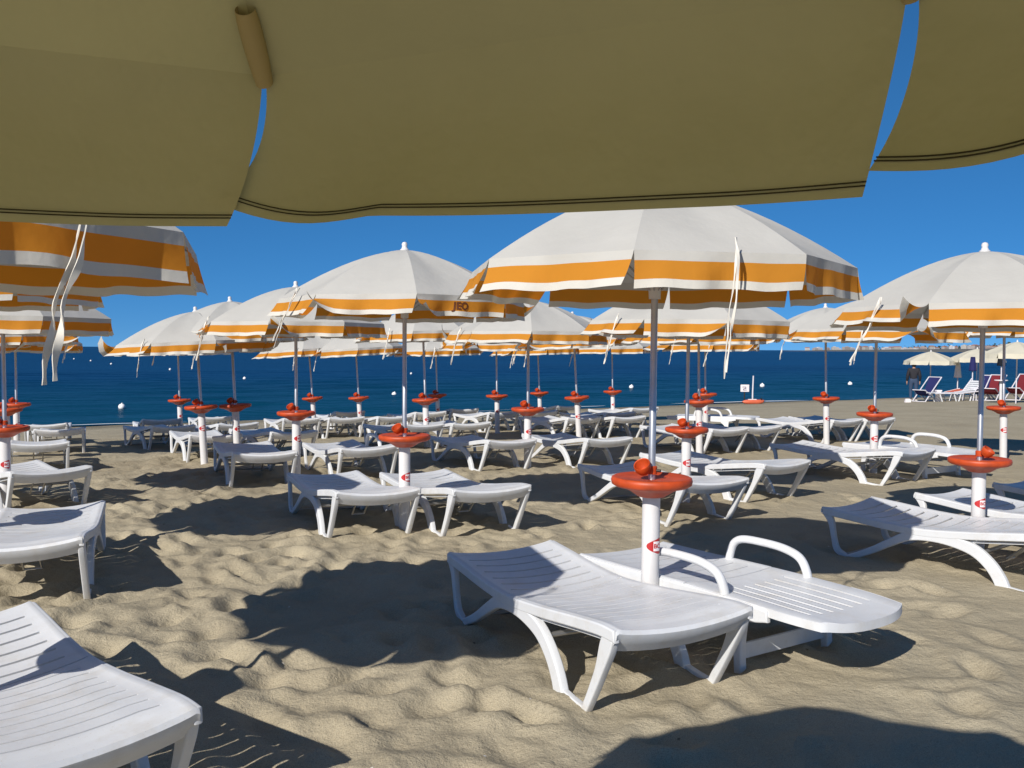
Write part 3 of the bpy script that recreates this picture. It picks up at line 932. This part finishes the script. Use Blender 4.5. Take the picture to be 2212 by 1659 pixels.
LOUNGERS = [   # foot end x, y, turn, kind, label
    (0.70, 3.52, 26, 'p', "nearest whole lounger, in front of the largest umbrella tube, its head end in shade"),
    (1.56, 3.84, 36, 'a', "white lounger with two armrests and a rounded foot end, right of the largest umbrella tube"),
    (-1.14, 2.39, 42, 'p', "big lounger cut off at bottom left corner with a round shadow on it"),
    (-2.68, 4.87, 22, 'p', "lounger at left border above the big corner one, striped by slot shadows on the sand"),
    (-4.03, 7.90, 42, 'p', "left lounger with a blue shadow patch across its middle, third from the bottom at left"),
    (-5.53, 10.49, 28, 'p', "plain shaded end of a left lounger right behind the one with a shadow patch"),
    (-6.65, 13.23, 26, 'p', "left lounger with a clear head shadow on the sand at its right, near the water"),
    (-7.92, 15.31, 24, 'p', "left lounger closest to the water, overlapped by the next one"),
    (-1.00, 6.75, 27, 'p', "lounger with shaded dark blue head left of the lettered umbrella tube"),
    (-0.14, 6.89, 27, 'p', "lounger right of the lettered umbrella tube, its partner on the left shaded"),
    (-2.59, 9.44, 26, 'p', "lounger whose foot end is crossed by the umbrella tube left of the lettered one"),
    (-1.55, 9.93, 28, 'r', "lounger with a single armrest arch behind the lettered umbrella table"),
    (-2.97, 12.31, 36, 'p', "lounger with crossed white legs in front of the third pole in the left row"),
    (-3.90, 11.86, 28, 'p', "lounger end with broad grey apron left of the third pole in the left row"),
    (-4.33, 14.30, 38, 'p', "lounger partly behind the third pole of the left row, close to the water"),
    (-6.29, 19.14, 28, 'p', "far lounger end on the waterline right of the second pole in the left row"),
    (-6.31, 16.27, 28, 'p', "leftmost far lounger on the waterline beside the first pole of the left row"),
    (-5.30, 14.13, 36, 'p', "lounger just below the leftmost far one, beside the first pole of the left row"),
    (-2.95, 16.16, 28, 'p', "lounger with a dark open end behind the table against the sea, front of two"),
    (-3.53, 19.78, 28, 'p', "farther lounger peeping over the dark open ended one by the waterline"),
    (-2.07, 16.11, 28, 'p', "far lounger just left of the lettered umbrella pole by the waterline"),
    (-3.73, 16.05, 28, 'p', "far lounger behind the red table of the half hidden umbrella"),
    (-1.30, 13.32, 28, 'p', "lounger end just right of the lettered umbrella pole above its orange table"),
    (-1.03, 20.10, 28, 'p', "far lounger with its end against the sea between two small red tables"),
    (-1.62, 18.18, 28, 'p', "far lounger behind the white tube right of the lettered umbrella"),
    (-0.61, 14.00, 28, 'p', "lounger with a dark end in the middle row left of the cone shaped canopy pole"),
    (-0.13, 17.42, 28, 'p', "far lounger behind the table left of the cone shaped canopy pole"),
    (0.01, 10.82, 28, 'p', "lounger with a white arched side just left of the cone shaped canopy tube"),
    (1.22, 11.12, 28, 'p', "lounger with a small blue shadow on its seat right of the cone shaped canopy tube"),
    (1.24, 15.29, 28, 'p', "middle row lounger with an arched side and a dark end above the blue shadowed one"),
    (2.03, 15.39, 28, 'p', "middle row lounger just left of the largest umbrella pole"),
    (0.62, 17.78, 28, 'p', "far lounger behind the cone shaped canopy table with its end turned up"),
    (1.35, 21.05, 28, 'p', "smallest far lounger at the waterline under the tiny umbrella"),
    (2.05, 16.85, 28, 'p', "far lounger left of the pole seen beside the largest umbrella pole"),
    (2.78, 18.66, 28, 'p', "far lounger directly behind the largest umbrella pole near the waterline"),
    (3.08, 12.63, 28, 'p', "lounger end with dark underside right of the orange cup table"),
    (3.67, 13.04, 28, 'p', "shaded lounger end touching the dark one right of the orange cup table"),
    (1.70, 7.42, 26, 'p', "lounger with a round shadow on it right behind the nearest orange table"),
    (2.63, 8.55, 34, 'p', "sunlit lounger right of the one with a round shadow, behind the armrest lounger"),
    (5.40, 14.44, 28, 'p', "lounger with crossing white legs below the far red table at right"),
    (6.06, 14.76, 28, 'p', "last lounger before the bare sand at right"),
    (4.43, 9.77, 36, 'p', "long sided lounger in front of the middle right umbrella tube, its head shaded"),
    (5.26, 10.10, 30, 'a', "armrest lounger at right above the wide orange table"),
    (3.57, 5.34, 36, 'p', "large lounger at right border with a shaded angular head frame"),
    (4.35, 5.75, 32, 'p', "lounger behind the right border tube with a round dark shadow on its deck"),
    (5.33, 6.40, 32, 'p', "shaded lounger head just entering at the right border"),
    (4.45, 16.30, 60, 'a', "far armrest lounger turned sideways on the bare sand right of centre"),
]
proto = {}
for (x, y, ang, kind, lab) in LOUNGERS:
    base = 'a' if kind == 'a' else 'p'
    if base not in proto:
        r = empty("sun_lounger", (0, 0, 0))
        proto[base] = (make_armed if base == 'a' else make_plain)(r)
    else:
        r = copy_tree(proto[base])
    tag(r, lab, "lounger", LG)
    place(r, x, y, ang + rnd.uniform(-1.5, 1.5))
    if kind == 'r':
        part("armrest", arm_mesh(1, HW), r)

# ------------------------------------------------------------------ buoys, sign, post, float
BUOYS = [(262, 882, .13, "largest white buoy near the left shore"), (851, 854, .12, "white buoy just left of the lettered umbrella pole"),
         (888, 808, .10, "white buoy just right of the lettered umbrella pole"), (528, 819, .12, "white buoy right of the third pole in the left row"),
         (160, 776, .14, "first of three tiny buoys right of the hanging left tie"), (196, 780, .14, "second of three tiny buoys right of the hanging left tie"),
         (240, 787, .13, "third and nearest of three tiny buoys right of the hanging left tie"), (367, 799, .12, "small buoy left of the first pole in the left row"),
         (634, 790, .11, "small buoy just left of the half hidden umbrella pole"), (1364, 838, .14, "white buoy left of the largest umbrella pole"),
         (1647, 835, .15, "white buoy just right of the thin post by the sign"), (1837, 831, .15, "white buoy between the two right poles")]
bm_ = MB().lathe([(.02, -.9), (.35, -.8), (.75, -.5), (.95, -.1), (1.0, .2), (.93, .55), (.72, .85), (.42, 1.05), (.22, 1.12), (.2, 1.3), (.1, 1.36), (.01, 1.37)], 24).build("buoy", M['buoy'])
for (px, py, r, lab) in BUOYS:
    u = (px - 1106) / 1950; dy = (py - 753.4 - (px - 1106) * .0052) / 1950
    yy = (EYE - SEA_Z) / dy
    o = obj("buoy", bm_)
    o.location = (u * yy, yy, SEA_Z + .03); o.scale = (r, r, r)
    o.rotation_euler = (R(rnd.uniform(-12, 12)), R(rnd.uniform(-12, 12)), 0)
    tag(o, lab + " on the water", "buoy", "white buoys on the water")

def gz(x, y): return max(sand_z(x, y), SEA_Z)
sx_, sy_ = 9.85, 38.2
s = empty("beach_sign", (sx_, sy_, gz(sx_, sy_)))
tag(s, "small white notice board on a dark post at the waterline", "sign")
obj("post", MB().tube([(0, 0, -.3), (0, 0, .62)], .03, 10).build("post", M['dark_metal']), s)
bd = obj("board", MB().box((0, -.045, .66), (.36, .02, .30)).build("board", M['label_white'], False), s)
mk = MB()
for (cx_, cz_, w_, h_) in ((-.03, .71, .15, .022), (.04, .675, .022, .06), (0, .64, .11, .022), (-.05, .61, .022, .05), (0, .58, .15, .022)):
    mk.box((cx_, -.058, cz_), (w_, .006, h_))
obj("notice_mark", mk.build("notice_mark", M['navy'], False), bd)
o = obj("thin_post", MB().tube([(0, 0, -.3), (0, 0, .5), (.02, 0, 1.18)], [.035, .033, .03], 10).build("thin_post", M['pale_frame']))
o.location = (10.25, 38.4, gz(10.25, 38.4)); tag(o, "thin bare grey post standing in the red float beside the sign", "post")
fl = empty("rescue_float", (10.1, 37.7, gz(10.1, 37.7)), R(8))
tag(fl, "low red float lying on the sand at the foot of the thin post", "float")
h = MB()
h.tube([(-.48, 0, .10), (-.40, 0, .09), (-.2, 0, .085), (.2, 0, .085), (.38, 0, .10), (.46, 0, .14)], [.02, .07, .10, .10, .08, .03], 14, 0)
obj("hull", h.build("hull", M['coral']), fl)
obj("deck_pad", MB().box((-.05, 0, .19), (.34, .10, .03)).build("deck_pad", M['label_white'], False), fl)
obj("handle", MB().box((.34, -.01, .19), (.07, .09, .11), 0, None, .8).build("handle", M['dark_metal'], False), fl)

# ------------------------------------------------------------------ the neighbouring beach on the right
def plain_umbrella(x, y, label, rim, seed, rad=1.0):
    z = gz(x, y)
    r = empty("plain_umbrella", (x, y, z)); tag(r, label, "umbrella", "plain cream umbrellas on the next beach")
    apex = rim + .38
    prof = lambda q: -.38 * q ** 1.35
    ca = obj("canopy", canopy_mesh(seed, R(10 + seed * 7), M['plain_cloth'], rad, 1.0, prof), r); ca.location = (0, 0, apex)
    for i in range(8):
        a = R(10 + seed * 7) + i * math.pi / 4
        F = flap_fn(seed, a, a + math.pi / 4, .16, (-1, 0), .3, rad, None, i, -.38)
        obj("valance", flap_mesh(F, [M['plain_cloth']], [0, .33, .66, 1], [0, 0, 0], 10), ca)
    obj("pole", MB().tube([(0, 0, -.2), (0, 0, apex)], .02, 10).build("pole", M['pale_frame']), r)
    fi = obj("finial", SH['finial'], r); fi.location = (0, 0, apex)
    return r
def closed_umbrella(x, y, label, z0, z1, mat, seed, table=None):
    z = gz(x, y)
    r = empty("folded_umbrella", (x, y, z)); tag(r, label, "umbrella")
    prof = [(.13, z0), (.125, z0 + .05), (.10, z0 + .3), (.075, z0 + .55), (.05, z1 - .08), (.015, z1)]
    v, f = [], []
    n = 24
    for (q, zz) in prof:
        for k in range(n):
            a = 2 * math.pi * k / n
            rr_ = q * (1 + .22 * math.cos(8 * a + seed))
            v.append((rr_ * math.cos(a), rr_ * math.sin(a), zz))
    for i in range(len(prof) - 1):
        for k in range(n):
            f.append((i * n + k, i * n + (k + 1) % n, (i + 1) * n + (k + 1) % n, (i + 1) * n + k))
    f.append(tuple(range(n - 1, -1, -1))); f.append(tuple((len(prof) - 1) * n + k for k in range(n)))
    obj("canopy", mesh("canopy", v, f, mat), r)
    obj("pole", MB().tube([(0, 0, -.2), (0, 0, z1 + .05)], .022, 10).build("pole", M['pale_frame']), r)
    if table:
        obj("table", MB().lathe([(.03, table - .03), (.22, table - .02), (.23, table), (.22, table + .015), (.02, table + .01)], 24).build("table", M['label_white']), r)
        obj("base_tube", MB().lathe([(.05, -.2), (.05, table - .03)], 14).build("base_tube", M['tube_plastic']), r)
    return r
def deck_chair(x, y, rz, label, mat):
    r = empty("deck_chair", (x, y, gz(x, y)), R(rz)); tag(r, label, "deck chair", "cloth deck chairs on the next beach")
    fr = MB()
    for sd in (-.28, .28):
        fr.tube([(sd, -.52, .0), (sd, .42, .95)], .022, 8)                # back frame, leaning
        fr.tube([(sd * .92, .35, .0), (sd * .92, -.50, .46)], .022, 8)    # seat frame crossing it
        fr.tube([(sd * 1.04, -.08, .44), (sd * 1.04, .44, .02)], .018, 8)
    for (y_, z_) in ((-.52, .02), (.42, .95), (.35, .02), (-.50, .46)):
        fr.tube([(-.29, y_, z_), (.29, y_, z_)], .018, 8)
    obj("frame", fr.build("frame", M['pale_frame']), r)
    c = catmull([(.42, .955), (.25, .66), (.08, .36), (-.10, .24), (-.32, .31), (-.50, .47)], 6)
    v, f = [], []
    for i, p in enumerate(c):
        v += [(-.25, p[0], p[1]), (0, p[0], p[1] - .015), (.25, p[0], p[1])]
        if i:
            b0 = 3 * i
            f += [(b0 - 3, b0 - 2, b0 + 1, b0), (b0 - 2, b0 - 1, b0 + 2, b0 + 1)]
    obj("sling", mesh("sling", v, f, mat), r)
    return r
def sunbed(x, y, rz, label, tilt, mat=None):
    r = empty("sunbed", (x, y, gz(x, y)), R(rz)); tag(r, label, "sunbed", "low sunbeds on the next beach")
    c = math.cos(R(tilt)); s_ = math.sin(R(tilt))
    sl = MB()
    for k in range(11): sl.box((0, -.85 + k * .1, .32), (.54, .075, .02))
    obj("seat", sl.build("seat", mat or M['white_plastic'], False), r)
    bk = MB()
    for k in range(6): bk.box((0, .05 + k * .1, 0), (.54, .075, .02))
    b = obj("backrest", bk.build("backrest", mat or M['white_plastic'], False), r); b.location = (0, .22, .33); b.rotation_euler = (R(tilt), 0, 0)
    fr = MB()
    for sd in (-.29, .29):
        fr.tube([(sd, -.90, .31), (sd, .24, .31)], .022, 8)
        fr.tube([(sd, .22, .33), (sd, .22 + .7 * c, .33 + .7 * s_)], .022, 8)
        fr.tube([(sd, .62, .0), (sd, .22 + .45 * c, .33 + .45 * s_)], .016, 8)
    obj("frame", fr.build("frame", M['pale_frame']), r)
    for sd in (-.27, .27):
        for yy in (-.7, .15):
            obj("leg", MB().tube([(sd, yy, .30), (sd, yy + (.12 if yy < 0 else -.1), -.03)], .024, 8).build("leg", M['white_plastic']), r)
    return r
def at_px(px, d): return ((px - 1106) / 1950 * d, d)
x_, y_ = at_px(2010, 36.5); plain_umbrella(x_, y_, "cream umbrella above the standing person, leftmost on the next beach", 1.62, 1)
x_, y_ = at_px(2110, 36.0); plain_umbrella(x_, y_, "cream umbrella left of the right border pole on the next beach", 1.66, 2)
x_, y_ = at_px(2196, 29.0); plain_umbrella(x_, y_, "nearest cream umbrella on the next beach by the right border", 1.60, 3, 1.05)
x_, y_ = at_px(2069, 36.8); closed_umbrella(x_, y_, "folded white umbrella hanging in narrow folds on the next beach", .92, 1.62, M['buoy'], 0)
x_, y_ = at_px(2101, 35.2); closed_umbrella(x_, y_, "folded navy umbrella beside the right border pole on the next beach", 1.15, 1.66, M['navy'], 1)
x_, y_ = at_px(2163, 33.0); closed_umbrella(x_, y_, "folded black umbrella over a white table on the next beach", 1.28, 1.95, M['dark_cloth'], 2, .75)
x_, y_ = at_px(2005, 35.0); deck_chair(x_, y_, -62, "navy cloth deck chair beside the standing person", M['navy'])
x_, y_ = at_px(2128, 34.6); deck_chair(x_, y_, -55, "navy cloth deck chair just right of the right border pole", M['navy'])
x_, y_ = at_px(2148, 34.0); deck_chair(x_, y_, -50, "maroon cloth deck chair left of the white table", M['maroon'])
x_, y_ = at_px(2205, 33.4); deck_chair(x_, y_, -60, "maroon cloth deck chair right of the white table", M['maroon'])
x_, y_ = at_px(2082, 34.5); sunbed(x_, y_, -72, "white sunbed with its back raised beside the right border pole", 48)
x_, y_ = at_px(2040, 36.0); sunbed(x_, y_, -80, "coral sunbed lying flat right of the navy deck chair", 12, M['coral'])
x_, y_ = at_px(2060, 34.3); sunbed(x_, y_, -84, "flat white sunbed between the coral one and the raised one", 6)
x_, y_ = at_px(1962, 34.6)
o = obj("paper_bag", MB().box((0, 0, .07), (.22, .12, .14), 0, None, .7).build("paper_bag", M['label_white'], False)); o.location = (x_, y_, gz(x_, y_)); tag(o, "small white bag on the sand left of the navy deck chair", "bag")
x_, y_ = at_px(2028, 34.5)
o = obj("cooler_box", MB().box((0, 0, .2), (.18, .16, .40), 0, None, .92).box((0, 0, .42), (.2, .18, .05)).build("cooler_box", M['label_white'], False)); o.location = (x_, y_, gz(x_, y_)); tag(o, "tall white cooler right of the navy deck chair", "cooler")

# ------------------------------------------------------------------ the standing person
def skin_mesh(name, nodes, edges, mat, sub=2, rootn=0):
    me = bpy.data.meshes.new(name)
    me.from_pydata([n[0] for n in nodes], edges, [])
    o = bpy.data.objects.new("tmp", me); COL.objects.link(o)
    o.modifiers.new("s", 'SKIN')
    for i, n in enumerate(nodes):
        me.skin_vertices[0].data[i].radius = (n[1], n[1]) if not isinstance(n[1], tuple) else n[1]
        me.skin_vertices[0].data[i].use_root = (i == rootn)
    ss = o.modifiers.new("d", 'SUBSURF'); ss.levels = sub; ss.render_levels = sub
    dg = bpy.context.evaluated_depsgraph_get()
    out = bpy.data.meshes.new_from_object(o.evaluated_get(dg))
    bpy.data.objects.remove(o)
    out.name = name
    out.materials.clear(); out.materials.append(mat)
    out.polygons.foreach_set("use_smooth", [True] * len(out.polygons))
    return out
def person(x, y, rz, hgt=1.58):
    k = hgt / 1.70
    r = empty("person", (x, y, gz(x, y)), R(rz))
    tag(r, "person in a dark jacket and jeans standing under the leftmost cream umbrella", "person")
    N, E = [], []
    def add(p, rad, par=None):
        N.append((tuple(c * k for c in p), tuple(q * k for q in rad) if isinstance(rad, tuple) else rad * k))
        if par is not None: E.append((par, len(N) - 1))
        return len(N) - 1
    pel = add((0, 0, .92), (.155, .11))
    wst = add((0, 0, 1.06), (.135, .095), pel); ch = add((0, 0, 1.27), (.165, .11), wst); nk0 = add((0, .0, 1.42), (.075, .065), ch)
    nk = add((0, -.01, 1.49), .052, nk0); hd = add((0, -.02, 1.57), (.075, .088), nk); tp = add((0, -.015, 1.655), (.062, .075), hd)
    ns = add((0, -.115, 1.565), .014, hd)
    arms = []
    for sd in (-1, 1):
        sh = add((sd * .185, 0, 1.385), .062, ch); el = add((sd * .245, .03, 1.11), .045, sh); wr = add((sd * .255, -.06, .88), .030, el)
        pm = add((sd * .256, -.075, .80), (.022, .038), wr)
        for q in range(4):
            f1 = add((sd * .262, -.105 + q * .02, .755), .009, pm); add((sd * .252, -.103 + q * .02, .715 + .006 * abs(q - 1.5)), .008, f1)
        th = add((sd * .245, -.115, .80), .010, pm); add((sd * .238, -.125, .765), .008, th)
        hp = add((sd * .095, 0, .86), .098, pel); kn = add((sd * .105, -.02 - .02 * sd, .48), .060, hp); an = add((sd * .11, .02, .09), .042, kn)
        add((sd * .12, -.12, .04), .038, an)
        arms.append((sh, el, wr, hp, kn, an))
    obj("body", skin_mesh("body", N, E, M['skin']), r)
    def sub(ids, edges, extra, mat, name):
        nn = [(N[i][0], tuple(q + extra for q in N[i][1]) if isinstance(N[i][1], tuple) else N[i][1] + extra) for i in ids]
        mp_ = {i: j for j, i in enumerate(ids)}
        obj(name, skin_mesh(name, nn, [(mp_[a], mp_[b_]) for a, b_ in edges], mat), r)
    a0, a1 = arms
    sub([pel, wst, ch, nk0] + [q for a in arms for q in a[:3]], [(pel, wst), (wst, ch), (ch, nk0)] + [e for a in arms for e in ((ch, a[0]), (a[0], a[1]), (a[1], a[2]))], .024, M['jacket'], "jacket")
    sub([pel, wst] + [q for a in arms for q in a[3:]], [(pel, wst)] + [e for a in arms for e in ((pel, a[3]), (a[3], a[4]), (a[4], a[5]))], .014, M['jeans'], "jeans")
    hb = MB().lathe([(.02, 1.50), (.082, 1.52), (.098, 1.58), (.09, 1.66), (.06, 1.715), (.005, 1.735)], 18, 0, Matrix.Translation((0, .022 * k, 0)) @ Matrix.Scale(k, 4))
    obj("hair", hb.build("hair", M['hair']), r)
    for sd in (-1, 1):
        obj("shoe", MB().tube([(sd * .11 * k, .06 * k, .045), (sd * .115 * k, -.04 * k, .05), (sd * .12 * k, -.15 * k, .035)], [.045, .052, .035], 10).build("shoe", M['shoe']), r)
    return r
x_, y_ = at_px(1974, 36.2); person(x_, y_, 165)

# ------------------------------------------------------------------ far shore with its town
def px_dir(px): return (px - 1106) / 1950
v, f = [], []
N_ = 60
M['coast'] = plain("far_coast", (.12, .115, .10), .95, .25, .02)
M['far_trees'] = plain("far_trees", (.035, .055, .04), .95, .4, .05)
for i in range(N_ + 1):
    t = i / N_
    px = 1690 + t * 900
    D = 2600 - 1300 * t
    u = px_dir(px)
    hh = (1.5 + 9 * t ** .8) * min(1, t * 12)
    for (dd, zz) in ((0, SEA_Z - 1), (12, .8 * min(1, t * 12)), (120, hh), (420, hh + 4 * t), (700, SEA_Z - 1)):
        v.append((u * D + dd * .4, D + dd, zz))
    if i:
        b0 = 5 * i
        for q in range(4): f.append((b0 - 5 + q, b0 + q, b0 + q + 1, b0 - 4 + q))
tag(obj("far_coast", mesh("far_coast", v, f, M['coast'])), kind="structure")
walls = [plain("wall_%d" % i, c, .9, .1, .3) for i, c in enumerate([(.44, .42, .42), (.34, .30, .28), (.50, .49, .50), (.30, .24, .22), (.38, .36, .33)])]
M['roof'] = plain("roof", (.33, .14, .08), .9, .15, .3)
M['window'] = plain("window", (.05, .06, .08), .3)
rb_ = random.Random(3)
for i in range(64):
    t = (i + rb_.uniform(-.3, .3)) / 64 * .97 + .02
    t = max(.02, t)
    px = 1690 + t * 900
    D = 2600 - 1300 * t + 125 + rb_.uniform(0, 160)
    u = px_dir(px)
    w_ = rb_.uniform(9, 22); d_ = rb_.uniform(9, 14); h_ = rb_.uniform(6, 13) * (.75 + .4 * t)
    z0 = (1.5 + 9 * t ** .8) - 1
    mb = MB()
    mb.box((0, 0, h_ / 2), (w_, d_, h_), 0)
    if rb_.random() < .45:
        mb.add([(-w_ / 2 - .5, -d_ / 2 - .5, h_), (w_ / 2 + .5, -d_ / 2 - .5, h_), (w_ / 2 + .5, d_ / 2 + .5, h_), (-w_ / 2 - .5, d_ / 2 + .5, h_), (-w_ / 2 + 1, 0, h_ + 2.2), (w_ / 2 - 1, 0, h_ + 2.2)],
               [(0, 1, 5, 4), (2, 3, 4, 5), (1, 2, 5), (3, 0, 4), (3, 2, 1, 0)], 1)
    else:
        mb.box((rb_.uniform(-2, 2), 0, h_ + 1.0), (w_ * .4, d_ * .5, 2.0), 0)
    for lv in range(int(h_ // 3)):
        for k in range(int(w_ // 3.2)):
            mb.box((-w_ / 2 + 2 + k * 3.2, -d_ / 2, 1.7 + lv * 3), (1.3, .3, 1.5), 2)
    o = obj("town_building", mb.build("town_building", [walls[i % 5], M['roof'], M['window']], False))
    o.location = (u * D + 50, D, z0); o.rotation_euler = (0, 0, R(rb_.uniform(-20, 35)))
    tag(o, "tiny pale building of the distant town on the far right shore", "building", "buildings of the distant town")
v, f = [], []
for i in range(3400):
    t = rb_.random() ** .6
    px = 1800 + t * 790
    tt = (px - 1690) / 900
    D = 2600 - 1300 * tt + rb_.uniform(260, 420); u = px_dir(px)
    c = Vector((u * D + 80, D, 4 + 10 * tt + abs(rb_.gauss(0, 7)) * (.3 + t)))
    s_ = rb_.uniform(2.5, 5)
    b0 = len(v)
    for q in range(4): v.append(c + Vector((rb_.uniform(-s_, s_), rb_.uniform(-s_, s_), rb_.uniform(-s_, s_))))
    f += [(b0, b0 + 1, b0 + 2), (b0, b0 + 2, b0 + 3), (b0, b0 + 1, b0 + 3), (b0 + 1, b0 + 2, b0 + 3)]
tag(obj("far_wood", mesh("far_wood", v, f, M['far_trees'], None, False)), "dark line of far trees behind the distant town", "trees", kind="stuff")
